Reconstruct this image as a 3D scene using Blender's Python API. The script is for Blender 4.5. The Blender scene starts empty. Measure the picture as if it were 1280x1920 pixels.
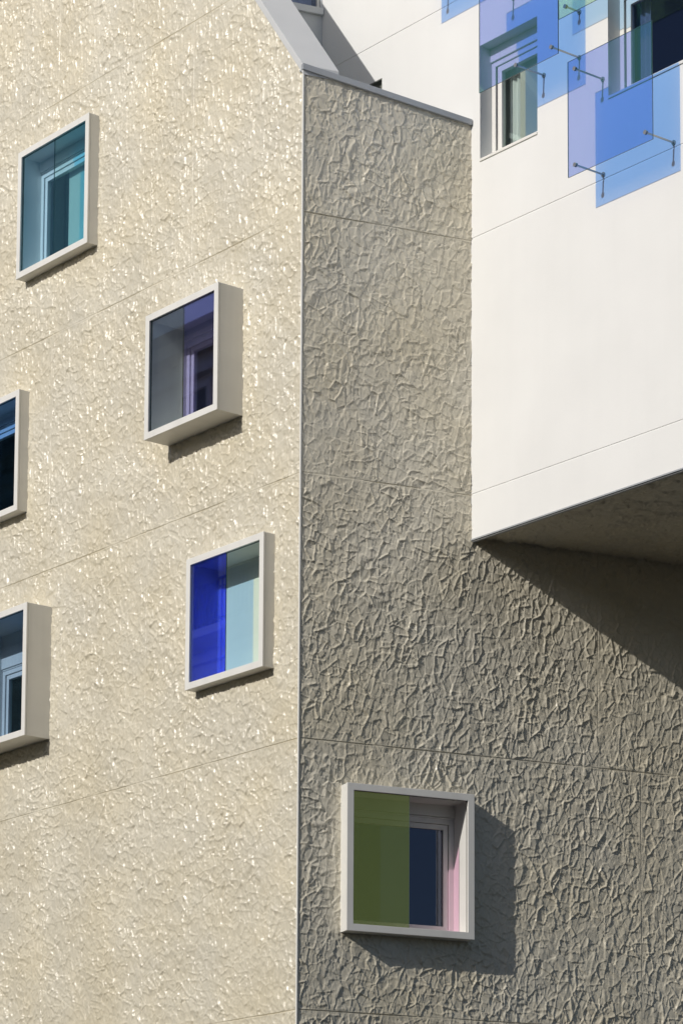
import bpy, bmesh, math, random
import numpy as np
from mathutils import Vector, Matrix

# ------------------------------------------------------------------ camera, sky, sun, exposure
S = bpy.context.scene
COL = S.collection
THETA = math.radians(104.9285)                 # the two facades meet at this angle
BV = Vector((math.sin(THETA), math.cos(THETA), 0))      # along the return wall, away to the right
BN = Vector((BV.y, -BV.x, 0))                            # its outward normal
W = 2.0758                                                # where the white wing meets the return wall
PC = BV * W

def make_camera():
    f, px, py = 5853.489, 778.6365, 1923.5557
    tilt, roll, yaw = 0.131933, 0.0022085, 0.687389
    cam = bpy.data.cameras.new("camera"); ob = bpy.data.objects.new("camera", cam); COL.objects.link(ob)
    fw = Vector((math.sin(yaw) * math.cos(tilt), math.cos(yaw) * math.cos(tilt), math.sin(tilt)))
    r = Vector((math.cos(yaw), -math.sin(yaw), 0)); u = r.cross(fw)
    r2 = r * math.cos(roll) + u * math.sin(roll); u2 = u * math.cos(roll) - r * math.sin(roll)
    m = Matrix((r2, u2, -fw)).transposed().to_4x4()
    m.translation = Vector((-20.13499, -26.53141, 1.6))
    ob.matrix_world = m
    cam.sensor_fit = 'VERTICAL'; cam.sensor_width = 24; cam.sensor_height = 36
    cam.lens = f / 1920 * 36
    cam.shift_x = (640 - px) / 1920; cam.shift_y = (py - 960) / 1920
    cam.clip_start = 0.5; cam.clip_end = 2000
    S.camera = ob
make_camera()

SUN_TO = Vector((-1.0, -0.035, 0.55)).normalized()
SUN_EL = math.asin(SUN_TO.z)
SUN_ROT = math.atan2(SUN_TO.x, SUN_TO.y)
world = bpy.data.worlds.new("World"); S.world = world; world.use_nodes = True
nt = world.node_tree; nt.nodes.clear()
sky = nt.nodes.new("ShaderNodeTexSky"); sky.sky_type = 'NISHITA'; sky.sun_disc = False
sky.sun_elevation = SUN_EL; sky.sun_rotation = SUN_ROT
sky.air_density = 0.8; sky.dust_density = 1.6; sky.ozone_density = 1.0
bg = nt.nodes.new("ShaderNodeBackground"); bg.inputs[1].default_value = 0.075
wo = nt.nodes.new("ShaderNodeOutputWorld")
nt.links.new(sky.outputs[0], bg.inputs[0]); nt.links.new(bg.outputs[0], wo.inputs[0])

sl = bpy.data.lights.new("sun", 'SUN'); sl.energy = 2.95; sl.angle = math.radians(0.5); sl.color = (1.0, 0.96, 0.90)
so = bpy.data.objects.new("sun", sl); COL.objects.link(so)
so.rotation_euler = SUN_TO.to_track_quat('Z', 'Y').to_euler(); so.location = (-30, 0, 40)

S.view_settings.view_transform = 'Standard'; S.view_settings.look = 'None'
S.view_settings.exposure = 0.0; S.view_settings.gamma = 1.0
S.cycles.transparent_max_bounces = 24
S.cycles.max_bounces = 10
S.cycles.caustics_reflective = False; S.cycles.caustics_refractive = False
S.cycles.use_denoising = True

# ------------------------------------------------------------------ materials
def mat(name, col, rough=0.5, spec=0.5, metal=0.0, noise=0.0, nscale=8.0, bump=0.0, bscale=60.0, coat=0.0, streak=0.0, warm=None):
    m = bpy.data.materials.new(name); m.use_nodes = True
    t = m.node_tree; b = t.nodes["Principled BSDF"]
    b.inputs["Base Color"].default_value = (*col, 1); b.inputs["Roughness"].default_value = rough
    b.inputs["Specular IOR Level"].default_value = spec; b.inputs["Metallic"].default_value = metal
    if coat: b.inputs["Coat Weight"].default_value = coat; b.inputs["Coat Roughness"].default_value = 0.1
    tc = t.nodes.new("ShaderNodeTexCoord")
    if noise:
        n = t.nodes.new("ShaderNodeTexNoise"); n.inputs["Scale"].default_value = nscale; n.inputs["Detail"].default_value = 6
        t.links.new(tc.outputs["Object"], n.inputs["Vector"])
        mr = t.nodes.new("ShaderNodeMapRange"); mr.inputs[1].default_value = 0.3; mr.inputs[2].default_value = 0.7
        mr.inputs[3].default_value = 1 - noise; mr.inputs[4].default_value = 1 + noise * 0.6
        t.links.new(n.outputs["Fac"], mr.inputs[0])
        mx = t.nodes.new("ShaderNodeMix"); mx.data_type = 'RGBA'; mx.blend_type = 'MULTIPLY'; mx.inputs[0].default_value = 1
        mx.inputs[6].default_value = (*col, 1); t.links.new(mr.outputs[0], mx.inputs[7])
        last = mx.outputs[2]
        if warm:                                     # warm patches of reflected light, put into the lacquer colour as noise
            nw = t.nodes.new("ShaderNodeTexNoise"); nw.inputs["Scale"].default_value = 0.9; nw.inputs["Detail"].default_value = 5
            t.links.new(tc.outputs["Object"], nw.inputs["Vector"])
            mw = t.nodes.new("ShaderNodeMapRange"); mw.inputs[1].default_value = 0.38; mw.inputs[2].default_value = 0.66; t.links.new(nw.outputs["Fac"], mw.inputs[0])
            xw = t.nodes.new("ShaderNodeMix"); xw.data_type = 'RGBA'; xw.blend_type = 'MULTIPLY'; xw.inputs[6].default_value = (1, 1, 1, 1)
            t.links.new(mw.outputs[0], xw.inputs[0]); t.links.new(last, xw.inputs[6]); xw.inputs[7].default_value = (*warm, 1); last = xw.outputs[2]
        if streak:                                   # faint runs of grime down the face
            mp = t.nodes.new("ShaderNodeMapping"); mp.inputs["Scale"].default_value = (7, 7, 0.35); t.links.new(tc.outputs["Object"], mp.inputs[0])
            n3 = t.nodes.new("ShaderNodeTexNoise"); n3.inputs["Scale"].default_value = 1.0; n3.inputs["Detail"].default_value = 5; t.links.new(mp.outputs[0], n3.inputs["Vector"])
            m3 = t.nodes.new("ShaderNodeMapRange"); m3.inputs[1].default_value = 0.45; m3.inputs[2].default_value = 0.75; m3.inputs[3].default_value = 1; m3.inputs[4].default_value = 1 - streak * 2
            t.links.new(n3.outputs["Fac"], m3.inputs[0])
            x3 = t.nodes.new("ShaderNodeMix"); x3.data_type = 'RGBA'; x3.blend_type = 'MULTIPLY'; x3.inputs[0].default_value = 1
            t.links.new(last, x3.inputs[6]); t.links.new(m3.outputs[0], x3.inputs[7]); last = x3.outputs[2]
        t.links.new(last, b.inputs["Base Color"])
    if bump:
        n2 = t.nodes.new("ShaderNodeTexNoise"); n2.inputs["Scale"].default_value = bscale; n2.inputs["Detail"].default_value = 4
        t.links.new(tc.outputs["Object"], n2.inputs["Vector"])
        bp = t.nodes.new("ShaderNodeBump"); bp.inputs["Strength"].default_value = bump; bp.inputs["Distance"].default_value = 0.01
        t.links.new(n2.outputs["Fac"], bp.inputs["Height"]); t.links.new(bp.outputs[0], b.inputs["Normal"])
    return m

def glass(name, t_face, t_graze, refl, rough=0.015, c_face=0.877, c_view=0.64):
    """dichroic pane: its tint shifts with the angle the light crosses it at; it mirrors what it does not let through"""
    m = bpy.data.materials.new(name); m.use_nodes = True
    t = m.node_tree; t.nodes.clear()
    out = t.nodes.new("ShaderNodeOutputMaterial")
    geo = t.nodes.new("ShaderNodeNewGeometry")
    dot = t.nodes.new("ShaderNodeVectorMath"); dot.operation = 'DOT_PRODUCT'
    t.links.new(geo.outputs["Incoming"], dot.inputs[0]); t.links.new(geo.outputs["Normal"], dot.inputs[1])
    ab = t.nodes.new("ShaderNodeMath"); ab.operation = 'ABSOLUTE'; t.links.new(dot.outputs["Value"], ab.inputs[0])
    mr = t.nodes.new("ShaderNodeMapRange"); mr.inputs[1].default_value = c_view; mr.inputs[2].default_value = c_face
    t.links.new(ab.outputs[0], mr.inputs[0])
    mx = t.nodes.new("ShaderNodeMix"); mx.data_type = 'RGBA'
    sq = lambda c: tuple(math.sqrt(max(v, 0)) for v in c) + (1,)
    mx.inputs[6].default_value = sq(t_graze); mx.inputs[7].default_value = sq(t_face)
    t.links.new(mr.outputs[0], mx.inputs[0])
    tr = t.nodes.new("ShaderNodeBsdfTransparent"); t.links.new(mx.outputs[2], tr.inputs[0])
    gl = t.nodes.new("ShaderNodeBsdfGlossy"); gl.inputs["Roughness"].default_value = rough
    gl.inputs["Color"].default_value = (*refl, 1)
    ad = t.nodes.new("ShaderNodeAddShader"); t.links.new(tr.outputs[0], ad.inputs[0]); t.links.new(gl.outputs[0], ad.inputs[1])
    t.links.new(ad.outputs[0], out.inputs[0])
    return m

M = {}
M['cream'] = mat("cream_lacquer", (0.675, 0.630, 0.515), rough=0.35, spec=0.7, warm=(1.0, .972, .905), noise=0.08, nscale=1.1, bump=0.10, bscale=90)
M['white'] = mat("white_render", (0.80, 0.80, 0.785), rough=0.75, spec=0.25, noise=0.035, nscale=0.9, bump=0.10, bscale=70, streak=0.005)
M['alu'] = mat("painted_aluminium", (0.80, 0.79, 0.75), rough=0.42, spec=0.4, noise=0.04, nscale=3, streak=0.03)
M['trim'] = mat("corner_trim", (0.80, 0.79, 0.74), rough=0.4, noise=0.03)
M['coping'] = mat("grey_coping", (0.42, 0.44, 0.46), rough=0.38, spec=0.5, metal=0.15, noise=0.05, nscale=2)
M['coping_light'] = mat("pale_coping", (0.60, 0.61, 0.61), rough=0.4, spec=0.5, noise=0.04, nscale=2)
M['terrace'] = mat("grey_render", (0.62, 0.64, 0.64), rough=0.8, noise=0.04, nscale=1.5)
M['dark_metal'] = mat("dark_metal", (0.16, 0.17, 0.15), rough=0.4)
M['gasket'] = mat("black_gasket", (0.012, 0.012, 0.014), rough=0.6)
M['glass_edge'] = mat('glass_edge', (0.07, 0.13, 0.14), rough=0.2)
M['lime_edge'] = mat('cut_glass_edge', (0.35, 0.40, 0.10), rough=0.2)
M['steel'] = mat("brushed_steel", (0.42, 0.42, 0.40), rough=0.35, metal=0.8)
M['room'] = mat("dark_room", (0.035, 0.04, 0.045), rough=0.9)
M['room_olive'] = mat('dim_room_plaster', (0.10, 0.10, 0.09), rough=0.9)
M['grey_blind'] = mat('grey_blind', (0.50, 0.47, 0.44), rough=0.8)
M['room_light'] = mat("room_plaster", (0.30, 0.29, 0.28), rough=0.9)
M['curtain'] = mat("pale_curtain", (0.72, 0.71, 0.72), rough=0.9)
M['blind_white'] = mat("white_blind", (0.80, 0.80, 0.78), rough=0.8)
M['stone'] = mat("limestone", (0.60, 0.54, 0.44), rough=0.85, noise=0.12, nscale=1.5, bump=0.2, bscale=12)
M['slate'] = mat("zinc_roof", (0.16, 0.18, 0.20), rough=0.5, noise=0.1, nscale=2)
M['iron'] = mat("black_iron", (0.02, 0.02, 0.022), rough=0.5)
M['asphalt'] = mat("asphalt", (0.028, 0.028, 0.027), rough=0.9, noise=0.25, nscale=3, bump=0.3, bscale=40)
M['paving'] = mat("pavement", (0.16, 0.15, 0.135), rough=0.9, noise=0.15, nscale=2)
M['inner_glass'] = glass("window_glass", (0.7, 0.78, 0.74), (0.7, 0.78, 0.74), (0.06, 0.07, 0.065))
M['dark_glass'] = glass("dark_window_glass", (0.34, 0.38, 0.48), (0.34, 0.38, 0.48), (0.035, 0.045, 0.065))
M['mirror_glass'] = glass("mirroring_window_glass", (0.14, 0.18, 0.28), (0.14, 0.18, 0.28), (0.075, 0.08, 0.10))
M['teal'] = glass("teal_glass", (0.62, 0.78, 0.98), (0.64, 0.8, 0.84), (0.06, 0.1, 0.11))
M['teal2'] = glass("teal_green_glass", (0.2, 0.6, 0.95), (0.52, 0.74, 0.74), (0.07, 0.11, 0.11))
M['smoke'] = glass("blue_grey_glass", (0.8, 0.84, 0.86), (0.76, 0.84, 0.87), (0.08, 0.09, 0.095))
M['violet'] = glass("violet_glass", (0.6, 0.52, 0.99), (0.38, 0.37, 0.62), (0.24, 0.23, 0.32))
M['cobalt'] = glass("cobalt_glass", (0.45, 0.66, 0.94), (0.07, 0.1, 0.44), (0.34, 0.38, 0.85))
M['mint'] = glass("mint_glass", (0.9, 0.95, 0.92), (0.8, 0.9, 0.8), (0.03, 0.045, 0.04))
M['night'] = glass("dark_teal_glass", (0.34, 0.6, 1.0), (0.42, 0.58, 0.8), (0.03, 0.045, 0.05))
M['moss'] = glass("moss_green_glass", (0.85, 0.52, 0.72), (0.4, 0.45, 0.33), (0.25, 0.215, 0.055), c_view=0.80, c_face=0.30)
M['lavender'] = glass("lavender_glass", (0.22, 0.45, 0.9), (0.39, 0.4, 0.8), (0.1, 0.23, 0.1))
M['lime'] = glass("pale_lime_glass", (0.42, 0.64, 0.9), (0.88, 0.88, 0.62), (0.16, 0.17, 0.05))

# ------------------------------------------------------------------ helpers
class Frame:
    """a wall's own axes: u to the viewer's right, z up, d out of the wall"""
    def __init__(s, o, u, n): s.o, s.u, s.n = Vector(o), Vector(u), Vector(n)
    def p(s, u, z, d=0.0): return s.o + s.u * u + s.n * d + Vector((0, 0, z))
FA = Frame((0, 0, 0), (0, -1, 0), (-1, 0, 0))
FB = Frame((0, 0, 0), BV, BN)
FC = Frame(PC, (0, -1, 0), (-1, 0, 0))
FG = Frame(PC + Vector((0, 2.81, 0)), BV, BN)         # wall at the back of the terrace

def empty(name, loc):
    o = bpy.data.objects.new(name, None); COL.objects.link(o); o.location = loc; o.empty_display_size = 0.2
    return o
def tag(o, label=None, cat=None, group=None, kind=None):
    for k, v in (("label", label), ("category", cat), ("group", group), ("kind", kind)):
        if v: o[k] = v
    return o
def link(name, me, parent=None, m=None):
    o = bpy.data.objects.new(name, me); COL.objects.link(o)
    if m: me.materials.append(m)
    if parent:
        o.parent = parent
        o.matrix_parent_inverse = parent.matrix_world.inverted()
    return o
def mesh_of(bm, name, m, parent=None, bevel=0.0, smooth=False):
    bmesh.ops.recalc_face_normals(bm, faces=bm.faces)
    if bevel:
        es = [e for e in bm.edges if len(e.link_faces) == 2 and e.calc_face_angle(0) > 0.5]
        bmesh.ops.bevel(bm, geom=es, offset=bevel, segments=2, affect='EDGES', profile=0.6)
    me = bpy.data.meshes.new(name); bm.to_mesh(me); bm.free()
    if smooth:
        for p in me.polygons: p.use_smooth = True
    return link(name, me, parent, m)
def loc_fix(o):
    bpy.context.view_layer.update()
    return o
def box(bm, F, u0, u1, z0, z1, d0, d1):
    v = [bm.verts.new(F.p(u, z, d)) for d in (d0, d1) for z in (z0, z1) for u in (u0, u1)]
    for f in ((0, 1, 3, 2), (4, 6, 7, 5), (0, 4, 5, 1), (2, 3, 7, 6), (0, 2, 6, 4), (1, 5, 7, 3)):
        bm.faces.new([v[i] for i in f])
def ring(bm, F, u0, u1, z0, z1, t, d0, d1, tb=None, tr=None, tl=None, tt=None):
    """a rectangular tube: outer rectangle, wall thickness t, from depth d0 to d1"""
    tb = t if tb is None else tb; tr = t if tr is None else tr; tl = t if tl is None else tl; tt = t if tt is None else tt
    def loop(a, b, c, e, d): return [bm.verts.new(F.p(u, z, d)) for u, z in ((a, c), (b, c), (b, e), (a, e))]
    ob, of = loop(u0, u1, z0, z1, d0), loop(u0, u1, z0, z1, d1)
    ib, jf = loop(u0 + tl, u1 - tr, z0 + tb, z1 - tt, d0), loop(u0 + tl, u1 - tr, z0 + tb, z1 - tt, d1)
    for k in range(4):
        l = (k + 1) % 4
        for a, b in ((ob, of), (of, jf), (jf, ib), (ib, ob)):
            bm.faces.new((a[k], a[l], b[l], b[k]))
def rod(bm, p0, p1, r, n=10):
    p0, p1 = Vector(p0), Vector(p1); d = (p1 - p0)
    q = d.to_track_quat('Z', 'Y'); rings = []
    for p in (p0, p1):
        rings.append([bm.verts.new(p + q @ Vector((r * math.cos(2 * math.pi * k / n), r * math.sin(2 * math.pi * k / n), 0))) for k in range(n)])
    for k in range(n): bm.faces.new((rings[0][k], rings[0][(k + 1) % n], rings[1][(k + 1) % n], rings[1][k]))
    bm.faces.new(rings[0][::-1]); bm.faces.new(rings[1])

# ------------------------------------------------------------------ crumpled relief
def creased(u, v, cell, seed, step, tilt, ridge, sharp=9.0):
    """flat plates at odd heights and tilts that meet in narrow folds, some folds pinched up into a ridge"""
    rg = np.random.default_rng(seed); N = 113
    jx, jy = rg.random((N, N)), rg.random((N, N))
    gx, gy = rg.normal(0, tilt, (N, N)), rg.normal(0, tilt, (N, N)); cc = rg.normal(0, step, (N, N)); rr = rg.normal(0.75, 0.65, (N, N))
    x, y = u / cell, v / cell
    i, j = np.floor(x).astype(int), np.floor(y).astype(int)
    best = np.full(x.shape, 9e9); cand = []
    for di in (-1, 0, 1, 2) if False else (-1, 0, 1):
        for dj in (-1, 0, 1):
            a, b = (i + di) % N, (j + dj) % N
            dx, dy = x - (i + di + jx[a, b]), y - (j + dj + jy[a, b])
            d = dx * dx + dy * dy; np.minimum(best, d, out=best); cand.append((a, b, dx, dy, d))
    sw = np.zeros_like(x); sh = np.zeros_like(x); s2 = np.zeros_like(x); sr = np.zeros_like(x)
    for a, b, dx, dy, d in cand:
        w = np.exp(-sharp * (d - best)); sw += w; s2 += w * w
        sh += w * (cc[a, b] + gx[a, b] * dx + gy[a, b] * dy); sr += w * rr[a, b]
    h = sh / sw; edge = 1 - s2 / (sw * sw)
    return cell * (h + ridge * edge * (sr / sw))
def wob(u, v, s, seed):
    rg = np.random.default_rng(seed); r = 0
    for f in (1.0, 2.1, 4.3):
        a, b, c, d = rg.random(4) * 6.28
        r = r + np.sin(u * f / s + a + 1.3 * np.sin(v * f / s * 0.8 + b)) * np.cos(v * f / s + c + np.sin(u * f / s * 0.7 + d)) / f
    return r
def relief(u, v, seed, glint=0.0):
    u2 = u + 0.010 * wob(u, v, 0.13, seed + 1) + 0.003 * wob(u, v, 0.035, seed + 5)
    v2 = v + 0.010 * wob(u, v, 0.14, seed + 2) + 0.003 * wob(u, v, 0.035, seed + 6)
    def turn(d): a = math.radians(d); return u2 * math.cos(a) - v2 * math.sin(a), u2 * math.sin(a) + v2 * math.cos(a)
    ua, va = turn(10); ub, vb = turn(-60); uc, vc = turn(-20)
    h = creased(ua * 1.45, va * .70, 0.135, seed + 10, .014, .021, .112, 20)        # tall plates, upright folds
    h = h + creased(ub * 1.4, vb * .66, 0.132, seed + 11, .012, .018, .100, 20)    # long folds climbing to the right
    h = h + creased(uc * 1.3, vc * .85, 0.074, seed + 12, .018, .038, .090, 15)
    h = h + creased(vb, ua * 1.1, 0.045, seed + 13, .012, .035, .020, 10)
    if glint: h = h + glint * creased(u2 * 1.6, v2 * .42, 0.060, seed + 14, .014, .135, .05, 14)
    mod = 0.97 + 0.12 * wob(u, v, 0.5, seed + 3)
    h = (h - h.mean()) * mod
    return np.clip(h, -0.025, 0.03)

def relief_wall(name, F, u_rng, z_rng, du, dz, seed, parent, m, holes=(), zj=(), vj=(), top=None, drop=None, amp=1.0, zaxis=None, margin=(), glint=0.0, fine_u=None, fine_z=None):
    """a grid in the wall's own axes pushed in and out by the relief; joints are grooves, holes are left open"""
    def steps(rng, d, fine):                     # fine where the picture looks, coarser further out
        a, b = fine or rng
        return list(np.arange(rng[0], a - 1e-6, .04)) + list(np.arange(a, b - 1e-6, d)) + list(np.arange(b, rng[1], .04)) + [rng[1]]
    us = steps(u_rng, du, fine_u); zs_ = steps(z_rng, dz, fine_z)
    for z in zj: zs_ += [z - .010, z - .0035, z + .0035, z + .010]
    for (uu, _, _) in vj: us += [uu - .010, uu - .0035, uu + .0035, uu + .010]
    for (a, b, c, e) in holes: us += [a, b]; zs_ += [c, e]
    us, zs_ = np.unique(np.round(us, 4)), np.unique(np.round(zs_, 4))
    U, Z = np.meshgrid(us, zs_, indexing='ij')
    D = relief(U, Z, seed, glint) * amp
    fade = np.ones_like(U)
    for e, s in margin: fade = fade * np.clip((U - e) * s / 0.03 + 0.4, 0.4, 1)
    for z in zj:
        near = np.clip(np.abs(Z - z) / 0.03, 0.35, 1); fade = fade * near
    D = D * fade
    for z in zj: D = np.where(np.abs(Z - z) < 0.004, D - 0.014 * np.clip(.65 + .7 * wob(U, Z, .35, seed + 20), .1, 1.2), D)
    for (uu, a, b) in vj:
        ok = (Z > a) & (Z < b)
        fd = np.where(ok, np.clip(np.abs(U - uu) / 0.04, 0.35, 1), 1); D = D * fd
        D = np.where(ok & (np.abs(U - uu) < 0.004), D - 0.006 * np.clip(.6 + .8 * wob(U, Z, .3, seed + 21), 0, 1.2), D)
    keep = np.ones((len(us) - 1, len(zs_) - 1), bool)
    uc, zc = (us[:-1] + us[1:]) / 2, (zs_[:-1] + zs_[1:]) / 2
    UC, ZC = np.meshgrid(uc, zc, indexing='ij')
    for (a, b, c, e) in holes: keep &= ~((UC > a) & (UC < b) & (ZC > c) & (ZC < e))
    if drop is not None: keep &= ~drop(UC, ZC)
    if top is not None:
        T = top(U); keep &= (Z[:-1, :-1] < T[:-1, :-1]) | (Z[1:, :-1] < T[1:, :-1]); Z = np.minimum(Z, T)
    if zaxis is None:
        P = np.array(F.o)[None, None] + U[..., None] * np.array(F.u) + D[..., None] * np.array(F.n); P[..., 2] += Z
    else: P = zaxis(U, Z, D)
    nz = len(zs_); idx = np.arange(U.size).reshape(U.shape)
    q = np.stack([idx[:-1, :-1], idx[1:, :-1], idx[1:, 1:], idx[:-1, 1:]], -1)[keep]
    used = np.zeros(U.size, bool); used[q.ravel()] = True
    remap = np.cumsum(used) - 1; q = remap[q]; P = P.reshape(-1, 3)[used]
    me = bpy.data.meshes.new(name)
    me.vertices.add(len(P)); me.vertices.foreach_set("co", P.astype(np.float32).ravel())
    me.loops.add(q.size); me.loops.foreach_set("vertex_index", q.astype(np.int32).ravel())
    me.polygons.add(len(q)); me.polygons.foreach_set("loop_start", np.arange(0, q.size, 4, dtype=np.int32))
    me.polygons.foreach_set("loop_total", np.full(len(q), 4, np.int32))
    me.update(calc_edges=True); me.validate()
    me.polygons.foreach_set("use_smooth", np.ones(len(me.polygons), bool))
    return link(name, me, parent, m)

# ------------------------------------------------------------------ the ground
def plane(name, x0, x1, y0, y1, z, m, kind='structure'):
    bm = bmesh.new(); bm.faces.new([bm.verts.new(p) for p in ((x0, y0, z), (x1, y0, z), (x1, y1, z), (x0, y1, z))])
    o = mesh_of(bm, name, m); tag(o, kind=kind); return o
plane('ground', -600, 600, -600, 600, 0.0, M['asphalt'])
bm = bmesh.new(); FW = Frame((0, 0, 0), (1, 0, 0), (0, 1, 0))
box(bm, FW, -2.6, 30, 0.004, 0.13, -26, 60)
tag(mesh_of(bm, 'pavement', M['paving'], bevel=0.015), kind='structure')
bm = bmesh.new(); box(bm, FW, -22, -19.2, 0.004, 0.13, 0, 60)
tag(mesh_of(bm, 'pavement', M['paving'], bevel=0.015), kind='structure')

# ------------------------------------------------------------------ cream building
ZJ = (18.18, 15.17, 12.17, 9.18, 6.195)
cream = empty('cream_building', (1.0, 1.5, 0.13))
tag(cream, "cream building clad in glossy crumpled panels, with box windows and a gabled roof edge", "building")
bpy.context.view_layer.update()
# (u0,u1,z0,z1,protrusion) of each box on the long wall; u = -y
WIN_A = [dict(u0=-5.735, u1=-4.13, z0=16.03, z1=17.688, p=.155), dict(u0=-2.54, u1=-1.10, z0=13.095, z1=14.588, p=.36),
         dict(u0=-1.945, u1=-.469, z0=10.045, z1=11.571, p=.158), dict(u0=-7.2, u1=-5.615, z0=13.025, z1=14.577, p=.15),
         dict(u0=-6.47, u1=-5.007, z0=10.037, z1=11.685, p=.36), dict(u0=-8.0, u1=-6.43, z0=20.13, z1=21.7, p=.155)]
WIN_B = dict(u0=.499, u1=2.026, z0=7.066, z1=8.694, p=.18)
hole = lambda w: (w['u0'] + .035, w['u1'] - .035, w['z0'] + .035, w['z1'] - .035)
RAKE = 1.313
relief_wall('textured_wall', FA, (-14, -.012), (4.9, 24), .0115, .0095, 3, cream, M['cream'],
            holes=[hole(w) for w in WIN_A], zj=ZJ,
            vj=[(-5.106, 12.17, 15.17), (-2.132, 15.17, 18.18), (-5.055, 18.18, 25), (-2.97, 9.18, 12.17), (-5.69, 6.195, 9.18)],
            top=lambda u: 16.80 - RAKE * u, margin=[(-.012, -1)], glint=1.0, fine_u=(-8.3, -.012), fine_z=(4.9, 21.8))
relief_wall('textured_wall', FB, (.012, 11.9), (4.9, 16.9), .0078, .0082, 41, cream, M['cream'],
            holes=[hole(WIN_B)], zj=ZJ, vj=[(3.672, 9.18, 12.17), (4.215, 6.195, 9.18)],
            top=lambda u: 16.825 - .1325 * u, drop=lambda u, z: (u > W + .08) & (z > 11.78), margin=[(.012, 1)], glint=0.1, amp=0.95, fine_u=(.012, 5.4))
# corner trim: a slim pale angle standing proud of both walls
bm = bmesh.new()
prof = [FA.p(-.016, 0, .012), FA.p(0, 0, .012) + BN * .010, FB.p(.003, 0, .010), FB.p(.003, 0, -.06), FA.p(-.016, 0, -.06)]
lo = [bm.verts.new((p.x, p.y, 4.9)) for p in prof]; hi = [bm.verts.new((p.x, p.y, 16.83)) for p in prof]
for k in range(5): bm.faces.new((lo[k], lo[(k + 1) % 5], hi[(k + 1) % 5], hi[k]))
bm.faces.new(lo); bm.faces.new(hi)
mesh_of(bm, 'corner_trim', M['trim'], cream)
# lower, unseen part of the walls and the closed rear of the building
bm = bmesh.new()
def prism(bm, pts, z0, z1):
    lo = [bm.verts.new((x, y, z0)) for x, y in pts]; hi = [bm.verts.new((x, y, z1)) for x, y in pts]; n = len(pts)
    for k in range(n): bm.faces.new((lo[k], lo[(k + 1) % n], hi[(k + 1) % n], hi[k]))
    bm.faces.new(lo[::-1]); bm.faces.new(hi)
bx = lambda s, y=0: (BV.x * s, BV.y * s + y)
prism(bm, [bx(0), bx(12), bx(12, 14), (0, 14)], .13, 4.9)
mesh_of(bm, 'plinth', M['cream'], cream)
bm = bmesh.new()
prism(bm, [bx(1.2, .75), bx(12, 1.1), bx(12, 14), (1.2, 14)], 4.9, 16.0)
mesh_of(bm, 'core', M['room'], cream)
# raked parapet: thick body, metal coping following the gable
def raked(bm, y0, y1, s0, s1, a, b):
    """prism between heights rake+a and rake+b, from s0 to s1 along the return wall"""
    v = []
    for s in (s0, s1):
        for y, h in ((y0, a), (y1, a), (y1, b), (y0, b)):
            z = 16.84 + RAKE * max(y, -.2) + h; v.append(bm.verts.new((BV.x * s, BV.y * s + y, z)))
    for f in ((0, 1, 2, 3), (7, 6, 5, 4), (0, 4, 5, 1), (1, 5, 6, 2), (2, 6, 7, 3), (3, 7, 4, 0)):
        bm.faces.new([v[i] for i in f])
bm = bmesh.new(); raked(bm, .02, 5.6, .10, .40, -1.4, -.06)
mesh_of(bm, 'parapet', M['terrace'], cream)
bm = bmesh.new(); raked(bm, -.012, 5.6, -.02, .42, -.06, .056)
mesh_of(bm, 'rake_coping', M['coping_light'], cream, bevel=.008)
# coping along the top of the return wall
bm = bmesh.new(); v = []
for d in (-.30, .035):
    for s, z in ((-.025, 16.818), (W - .004, 16.543), (W - .004, 16.612), (-.025, 16.892)):
        v.append(bm.verts.new(FB.p(s, z, d)))
for f in ((0, 1, 2, 3), (7, 6, 5, 4), (0, 4, 5, 1), (1, 5, 6, 2), (2, 6, 7, 3), (3, 7, 4, 0)): bm.faces.new([v[i] for i in f])
mesh_of(bm, 'eave_coping', M['coping'], cream, bevel=.005)
bm = bmesh.new()
prism(bm, [bx(.1, .1), bx(W - .02, .1), (PC.x - .02, PC.y + 2.9), (.1, 2.9)], 16.0, 16.25)
mesh_of(bm, 'terrace_floor', M['terrace'], cream)

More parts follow.
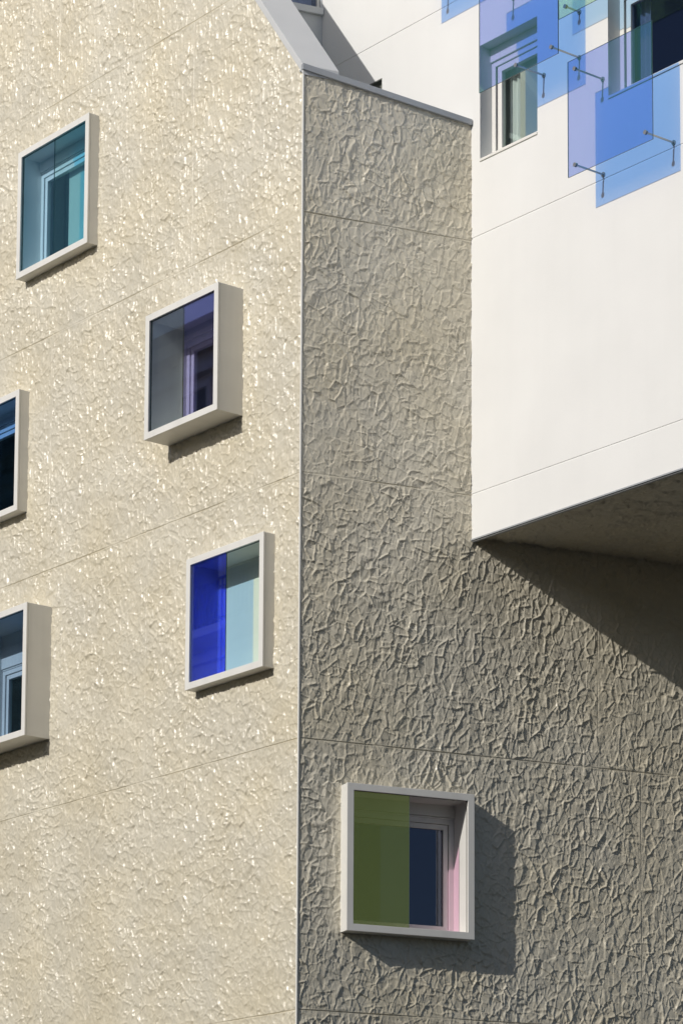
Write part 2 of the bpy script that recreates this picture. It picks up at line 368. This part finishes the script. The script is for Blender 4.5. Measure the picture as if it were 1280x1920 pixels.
def box_window(F, w, D, parent, panes, div, label, shutter=.13, tr=.075, backing=None, sash_right=None, open_right=False, room='room', curtain=None, ig='inner_glass', reveal_mat='alu', plain=False, backing_from=-99):
    u0, u1, z0, z1, p = w['u0'], w['u1'], w['z0'], w['z1'], w['p']; t = .075
    e = empty('box_window', F.p((u0 + u1) / 2, z0, 0)); e.parent = parent; e.matrix_parent_inverse = parent.matrix_world.inverted()
    bpy.context.view_layer.update(); tag(e, label)
    bm = bmesh.new()
    ring(bm, F, u0, u1, z0, z1, t, -.05, p - .028)                       # the box
    ring(bm, F, u0 - .002, u1 + .002, z0 - .002, z1 + .002, t + .004, p - .024, p)   # its front lip, a hairline apart
    mesh_of(bm, 'frame', M['alu'], e, bevel=.004)
    a0, a1, b0, b1 = u0 + t, u1 - t, z0 + t, z1 - t
    bm = bmesh.new(); ring(bm, F, a0 - .02, a1 + .02, b0 - .02, b1 + .02, .018, -D, -.045)     # lining back to the sash
    mesh_of(bm, 'reveal', M[reveal_mat], e)
    bm = bmesh.new(); ring(bm, F, a0 - .001, a1 + .001, b0 - .001, b1 + .001, .004, p - .046, p - .036)
    mesh_of(bm, 'gasket', M['gasket'], e)
    for k, (pm, x0, x1) in enumerate(panes):
        bm = bmesh.new(); box(bm, F, x0, x1, b0, b1, p - .034, p - .024)
        o = mesh_of(bm, 'pane', M[pm], e); o.data.materials.append(M['lime_edge' if pm == 'violet' else 'glass_edge'])
        for f in o.data.polygons:
            if abs(f.normal.dot(F.n)) < .5: f.material_index = 1
    # the window proper, at the back of the recess
    zt = b1 - shutter
    if plain:
        bm = bmesh.new(); ring(bm, F, a0 - .002, a1 + .002, b0 - .002, b1 + .002, .012, -D - .03, -D + .012, tl=.06); mesh_of(bm, 'fixed_frame', M['alu'], e)
        bm = bmesh.new(); box(bm, F, a0, a1, b0, b1, -D - .02, -D - .012); mesh_of(bm, 'blind', M['blind_white'], e)
        return e
    bm = bmesh.new(); box(bm, F, a0 - .002, a1 + .002, zt, b1 + .002, -D - .02, -D + .045); box(bm, F, a0, a1, zt - .022, zt - .006, -D, -D + .03)
    mesh_of(bm, 'shutter_box', M['alu'], e, bevel=.004)
    bm = bmesh.new()
    sr = .06 if sash_right is None else sash_right
    ring(bm, F, a0 - .002, a1 + .002, b0 - .002, zt - .024, .055, -D - .06, -D + .02, tr=sr)
    mesh_of(bm, 'fixed_frame', M['alu'], e, bevel=.003)
    bm = bmesh.new(); ring(bm, F, a0 + .062, a1 - sr - .006, b0 + .06, zt - .085, .055, -D - .05, -D + .004)
    mesh_of(bm, 'sash', M['alu'], e, bevel=.003)
    bm = bmesh.new(); box(bm, F, a0 + .11, a1 - sr - .05, b0 + .108, zt - .13, -D - .030, -D - .022)
    mesh_of(bm, 'inner_glass', M[ig], e)
    if backing:
        bm = bmesh.new(); box(bm, F, max(a0 + .05, backing_from), a1 - .05, b0 + .05, zt - .03, -D - .10, -D - .092)
        mesh_of(bm, 'blind', M[backing], e)
    if curtain:
        for c0, c1 in curtain:
            bm = bmesh.new(); n = max(6, int((c1 - c0) / .012)); col = []
            for k in range(n + 1):
                uu = c0 + (c1 - c0) * k / n; dd = -D - .16 + .022 * math.sin(uu * 75 + .6 * math.sin(uu * 21))
                col.append((bm.verts.new(F.p(uu, b0 + .02, dd)), bm.verts.new(F.p(uu, zt - .02, dd))))
            for k in range(n): bm.faces.new((col[k][0], col[k + 1][0], col[k + 1][1], col[k][1]))
            mesh_of(bm, 'curtain', M['curtain'], e, smooth=True)
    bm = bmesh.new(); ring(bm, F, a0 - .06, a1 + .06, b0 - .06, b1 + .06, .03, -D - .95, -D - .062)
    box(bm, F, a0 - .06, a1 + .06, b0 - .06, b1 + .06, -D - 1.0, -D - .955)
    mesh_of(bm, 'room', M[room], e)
    return e

def split(w, div, m0, m1):
    a0, a1 = w['u0'] + .078, w['u1'] - .078
    return [(m0, a0, div - .002), (m1, div + .002, a1)]
w = WIN_A[0]; box_window(FA, w, .17, cream, split(w, -4.931, 'teal', 'teal2'), 0, "box window with two teal panes, upper left of the long wall", backing='blind_white', backing_from=-5.19)
w = WIN_A[1]; box_window(FA, w, .20, cream, split(w, -1.809, 'smoke', 'violet'), 0, "deep box window with a grey-blue pane beside a dark violet pane")
w = WIN_A[2]; box_window(FA, w, .25, cream, split(w, -1.202, 'cobalt', 'mint'), 0, "box window with a cobalt blue left pane and a white blind", plain=True)
w = WIN_A[3]; box_window(FA, w, .17, cream, split(w, -6.4, 'night', 'night'), 0, "shallow box window with dark teal panes cut by the left edge")
w = WIN_A[4]; box_window(FA, w, .20, cream, split(w, -5.85, 'smoke', 'night'), 0, "deep box window with dark panes, lowest at the left edge", shutter=.42)
w = WIN_A[5]; box_window(FA, w, .17, cream, split(w, -7.2, 'teal', 'teal2'), 0, "box window above the top left corner")
box_window(FB, WIN_B, .22, cream, [('moss', WIN_B['u0'] + .078, 1.248)], 0, "box window with a moss green left pane and an open right half",
           room='room_olive', ig='mirror_glass')

# ------------------------------------------------------------------ white wing
white = empty('white_building', (PC.x, PC.y - 2, 11.66))
tag(white, "white rendered wing overhanging the crumpled return wall, with recessed windows", "building")
bpy.context.view_layer.update()
ZB = 11.662
CW = [dict(u0=.152, u1=1.136, z0=16.087, z1=17.458), dict(u0=2.296, u1=4.3, z0=16.10, z1=17.47)]
VENT = (-2.7, -1.64, 16.4, 17.70)
def smooth_wall(name, F, u_rng, z_rng, zj, vj, holes, parent, m, thick=.0):
    us, zz = [u_rng[0], u_rng[1]], [z_rng[0], z_rng[1]]
    for z, h in zj: zz += [z - h, z - h + .004, z + h - .004, z + h]
    for u_, a, b in vj: us += [u_ - .008, u_ - .005, u_ + .005, u_ + .008]; zz += [a]
    for a, b, c, e in holes: us += [a, b]; zz += [c, e]
    us, zz = sorted(set(round(x, 4) for x in us if u_rng[0] <= x <= u_rng[1])), sorted(set(round(x, 4) for x in zz if z_rng[0] <= x <= z_rng[1]))
    bm = bmesh.new(); V = {}
    for i, u_ in enumerate(us):
        for j, z in enumerate(zz):
            d = 0
            for zc, h in zj:
                if abs(z - zc) < h - .002: d = -.007
            for uc, a, b in vj:
                if abs(u_ - uc) < .0055 and a < z <= b: d = -.012
            V[i, j] = bm.verts.new(F.p(u_, z, d))
    for i in range(len(us) - 1):
        for j in range(len(zz) - 1):
            uc, zc = (us[i] + us[i + 1]) / 2, (zz[j] + zz[j + 1]) / 2
            if any(a < uc < b and c < zc < e for a, b, c, e in holes): continue
            bm.faces.new((V[i, j], V[i + 1, j], V[i + 1, j + 1], V[i, j + 1]))
    return mesh_of(bm, name, m, parent)
smooth_wall('rendered_wall', FC, (-2.86, 9), (ZB, 24), [(12.18, .009), (15.19, .010), (18.16, .009)], [(-.70, 18.171, 24)],
            [(q['u0'], q['u1'], q['z0'], q['z1']) for q in CW] + [VENT], white, M['white'])
bm = bmesh.new(); box(bm, FC, -.0, 9, ZB - .030, ZB + .004, -.045, -.006); box(bm, FC, .0, 9, ZB - .018, ZB - .001, -.006, .010)
mesh_of(bm, 'drip_edge', M['coping'], white)
# soffit, in the same crumpled panels
def soff(U, Z, D):
    P = np.zeros(U.shape + (3,)); P[..., 0] = U; P[..., 1] = Z; P[..., 2] = ZB + .022 - D
    return P
relief_wall('soffit', None, (PC.x + .05, 11.5), (-9.5, 0.0), .013, .013, 77, white, M['cream'], zaxis=soff,
            drop=lambda u, z: z > (u * BV.y / BV.x) - .004, amp=1.7, fine_u=(PC.x + .05, 5.5), fine_z=(-5.5, 0.0))
bm = bmesh.new()
prism(bm, [(PC.x + .12, PC.y + .0 - 9), (9, PC.y - 9), (9, PC.y + 6), (PC.x + 1.6, PC.y + 6), (PC.x + 1.6, PC.y + .0), (PC.x + 1.6, PC.y - 8.6), (PC.x + .12, PC.y - 8.6)], 11.8, 24)
mesh_of(bm, 'core', M['room'], white)
# vent opening low on the wing above the terrace
bm = bmesh.new(); ring(bm, FC, VENT[0], VENT[1], VENT[2], VENT[3], .012, -.07, -.002); box(bm, FC, VENT[0], VENT[1], VENT[2], VENT[3], -.08, -.06)
mesh_of(bm, 'vent_opening', M['dark_metal'], white)
def wing_window(q, label, room='room', zsill_proud=.014, blind=None, ig='dark_glass'):
    F = FC; u0, u1, z0, z1 = q['u0'], q['u1'], q['z0'], q['z1']; D = .19
    e = empty('recessed_window', F.p((u0 + u1) / 2, z0, 0)); e.parent = white; e.matrix_parent_inverse = white.matrix_world.inverted()
    bpy.context.view_layer.update(); tag(e, label)
    bm = bmesh.new(); ring(bm, F, u0 - .02, u1 + .02, z0 - .02, z1 + .02, .02, -D - .02, -.003); mesh_of(bm, 'reveal', M['terrace'], e)
    bm = bmesh.new(); box(bm, F, u0 + .0, u1 - .0, z0 - .022, z0 + .008, -D, zsill_proud); mesh_of(bm, 'sill', M['alu'], e, bevel=.003)
    a0, a1, b0, b1 = u0, u1, z0 + .008, z1
    bm = bmesh.new(); box(bm, F, a0, a1, b1 - .16, b1, -D - .05, -D + .035); mesh_of(bm, 'shutter_box', M['alu'], e, bevel=.004)
    bm = bmesh.new(); ring(bm, F, a0, a1, b0, b1 - .162, .062, -D - .07, -D + .012); mesh_of(bm, 'fixed_frame', M['alu'], e, bevel=.004)
    bm = bmesh.new(); ring(bm, F, a0 + .085, a1 - .085, b0 + .07, b1 - .232, .07, -D - .06, -D - .004); mesh_of(bm, 'sash', M['alu'], e, bevel=.004)
    bm = bmesh.new(); box(bm, F, a0 + .14, a1 - .14, b0 + .13, b1 - .29, -D - .038, -D - .028); mesh_of(bm, 'inner_glass', M[ig], e)
    if blind:
        bm = bmesh.new(); box(bm, F, a0 + .36, a1 - .06, b0 + .03, b1 - .12, -D - .115, -D - .105); mesh_of(bm, 'blind', M[blind], e)
    bm = bmesh.new(); c0, c1, n = a0 + .12, a0 + .32, 16; col = []
    for k in range(n + 1):
        uu = c0 + (c1 - c0) * k / n; dd = -D - .17 + .02 * math.sin(uu * 80)
        col.append((bm.verts.new(F.p(uu, b0 + .03, dd)), bm.verts.new(F.p(uu, b1 - .1, dd))))
    for k in range(n): bm.faces.new((col[k][0], col[k + 1][0], col[k + 1][1], col[k][1]))
    mesh_of(bm, 'curtain', M['curtain'], e, smooth=True)
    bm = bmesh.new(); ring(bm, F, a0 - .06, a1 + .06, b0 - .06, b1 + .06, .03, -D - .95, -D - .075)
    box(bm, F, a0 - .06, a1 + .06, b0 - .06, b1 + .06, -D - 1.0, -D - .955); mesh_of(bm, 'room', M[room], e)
wing_window(CW[0], "narrow recessed window half behind the lavender glass panel", 'room_light', blind='grey_blind', ig='inner_glass')
wing_window(CW[1], "wide recessed window at the right edge of the white wing")
# grey wall and window at the back of the terrace
smooth_wall('terrace_wall', FG, (-1.85, -.002), (16.2, 24), [], [], [(-1.15, -.035, 18.985, 20.3)], white, M['terrace'])
e = empty('terrace_window', FG.p(-.6, 18.98, 0)); e.parent = white; e.matrix_parent_inverse = white.matrix_world.inverted(); bpy.context.view_layer.update()
bm = bmesh.new(); box(bm, FG, -1.2, -.004, 18.90, 18.985, -.05, .05); mesh_of(bm, 'sill', M['terrace'], e, bevel=.004)
bm = bmesh.new(); ring(bm, FG, -1.15, -.035, 18.985, 20.3, .03, -.10, -.012); mesh_of(bm, 'frame', M['alu'], e, bevel=.003)
bm = bmesh.new(); box(bm, FG, -1.12, -.066, 19.015, 20.27, -.06, -.05); mesh_of(bm, 'inner_glass', M['dark_glass'], e)
bm = bmesh.new(); box(bm, FG, -1.10, -.085, 19.0, 20.28, -.16, -.15); mesh_of(bm, 'blind', M['curtain'], e)
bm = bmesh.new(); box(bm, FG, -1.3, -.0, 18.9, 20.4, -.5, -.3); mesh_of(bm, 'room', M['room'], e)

# ------------------------------------------------------------------ tinted panels held off the wing
GRP = "tinted glass panels held off the white wing"
FOUR = lambda u0, u1, z0, z1: [(u0 + .112, z0 + .112), (u1 - .112, z0 + .112), (u0 + .112, z1 - .112), (u1 - .112, z1 - .112)]
OVER = lambda u0, u1, z0, z1: [(1.25, z0 + .112), (u1 - .112, z0 + .112), (u0 + .112, z1 - .09), (u1 - .112, z1 - .112)]
THREE = lambda u0, u1, z0, z1: FOUR(u0, u1, z0, z1)[:3]
def glass_panel(t0, t1, z0, z1, q, m, label, arms):
    """t runs towards the back; the panel stands q off the wall on four pinned arms"""
    u0, u1 = -t0, -t1
    e = empty('glass_panel', FC.p((u0 + u1) / 2, z0, q)); bpy.context.view_layer.update()
    tag(e, label, "glass panel", GRP)
    bm = bmesh.new(); box(bm, FC, u0, u1, z0, z1, q - .006, q + .006); p = mesh_of(bm, 'pane', M[m], e)
    p.data.materials.append(M['glass_edge'])
    for f in p.data.polygons:
        if abs(f.normal.x) < .5: f.material_index = 1
    for uu, zz in arms(u0, u1, z0, z1):
        bm = bmesh.new(); rod(bm, FC.p(uu, zz, -.004), FC.p(uu, zz, q - .008), .011)
        rod(bm, FC.p(uu, zz, .0), FC.p(uu, zz, .012), .028, 16)
        a = mesh_of(bm, 'bracket', M['steel'], e)
        bm = bmesh.new(); rod(bm, FC.p(uu, zz, q - .016), FC.p(uu, zz, q - .0065), .024, 16); rod(bm, FC.p(uu, zz, q + .0065), FC.p(uu, zz, q + .014), .024, 16)
        mesh_of(bm, 'pin', M['steel'], a)
    return e
glass_panel(.524, -.796, 18.206, 19.52, .415, 'lavender', "glass panel above the picture that casts the leftmost blue patch on the white wing", FOUR)
glass_panel(-.626, -1.948, 16.605, 17.907, .415, 'lavender', "lavender glass panel over the narrow recessed window", OVER)
glass_panel(-2.10, -3.42, 15.133, 16.447, .415, 'lavender', "lavender glass panel below the wide window, lowest of them", THREE)
glass_panel(-1.728, -3.05, 17.135, 18.45, .21, 'lime', "pale lime glass panel tucked behind the lavender one at the top", FOUR)

# ------------------------------------------------------------------ stone building across the street (seen in the panes)
stone = empty('stone_building', (-26, 40, .13)); bpy.context.view_layer.update()
tag(stone, "old limestone building with iron balconies, seen only mirrored in the window panes", "building")
FS = Frame((-20, 24, 0), (0, 1, 0), (1, 0, 0))
FE = Frame((-34, 24, 0), (1, 0, 0), (0, -1, 0))
bm = bmesh.new(); box(bm, FS, 0, 40, .13, 26.0, -14, 0)
mesh_of(bm, 'wall', M['stone'], stone)
bm = bmesh.new()
for z, h, o in ((26.0, .30, .45), (25.45, .2, .22), (21.4, .22, .18), (18.9, .2, .16)):
    box(bm, FS, -o, 40, z, z + h, -14 - o, o)
mesh_of(bm, 'cornice', M['stone'], stone)
bm = bmesh.new(); box(bm, FS, .8, 39, 26.302, 27.4, -13, -.8); mesh_of(bm, 'roof', M['slate'], stone)
for lv in (10.4, 14.6, 19.4, 23.0):
    for k in range(8):
        y = 1.6 + k * 3.2
        bm = bmesh.new(); ring(bm, FS, y, y + 1.4, lv, lv + 2.3, .14, -.001, .07); f_ = mesh_of(bm, 'window', M['stone'], stone)
        bm = bmesh.new(); box(bm, FS, y + .14, y + 1.26, lv + .14, lv + 2.16, .004, .012); mesh_of(bm, 'pane', M['room'], f_)
for lv in (19.15,):
    bm = bmesh.new(); box(bm, FS, .3, 30, lv, lv + .18, .18, 1.0); sb = mesh_of(bm, 'balcony', M['stone'], stone)
    bm = bmesh.new()
    box(bm, FS, .35, 29.9, lv + 1.16, lv + 1.21, .92, .97); box(bm, FS, .35, 29.9, lv + .28, lv + .31, .93, .96); box(bm, FS, .35, 29.9, lv + .98, lv + 1.01, .93, .96)
    for k in range(196):
        y = .4 + k * .15; box(bm, FS, y, y + .03, lv + .182, lv + 1.16, .932, .958)
    mesh_of(bm, 'railing', M['iron'], sb)

# ------------------------------------------------------------------ unseen row of houses, added to block low sun and sky from the street
row = empty('shading_row', (-33, -28, .13)); bpy.context.view_layer.update()
tag(row, "plain row of rendered houses opposite, outside the picture, added to shade the street", "building")
FR = Frame((-27, -80, 0), (0, 1, 0), (1, 0, 0))
bm = bmesh.new(); box(bm, FR, 0, 103, 0.13, 19.2, -12, 0); mesh_of(bm, 'wall', M['stone'], row)
bm = bmesh.new(); box(bm, FR, -.3, 103.3, 19.2, 19.5, -12.3, .3); mesh_of(bm, 'roof', M['slate'], row)
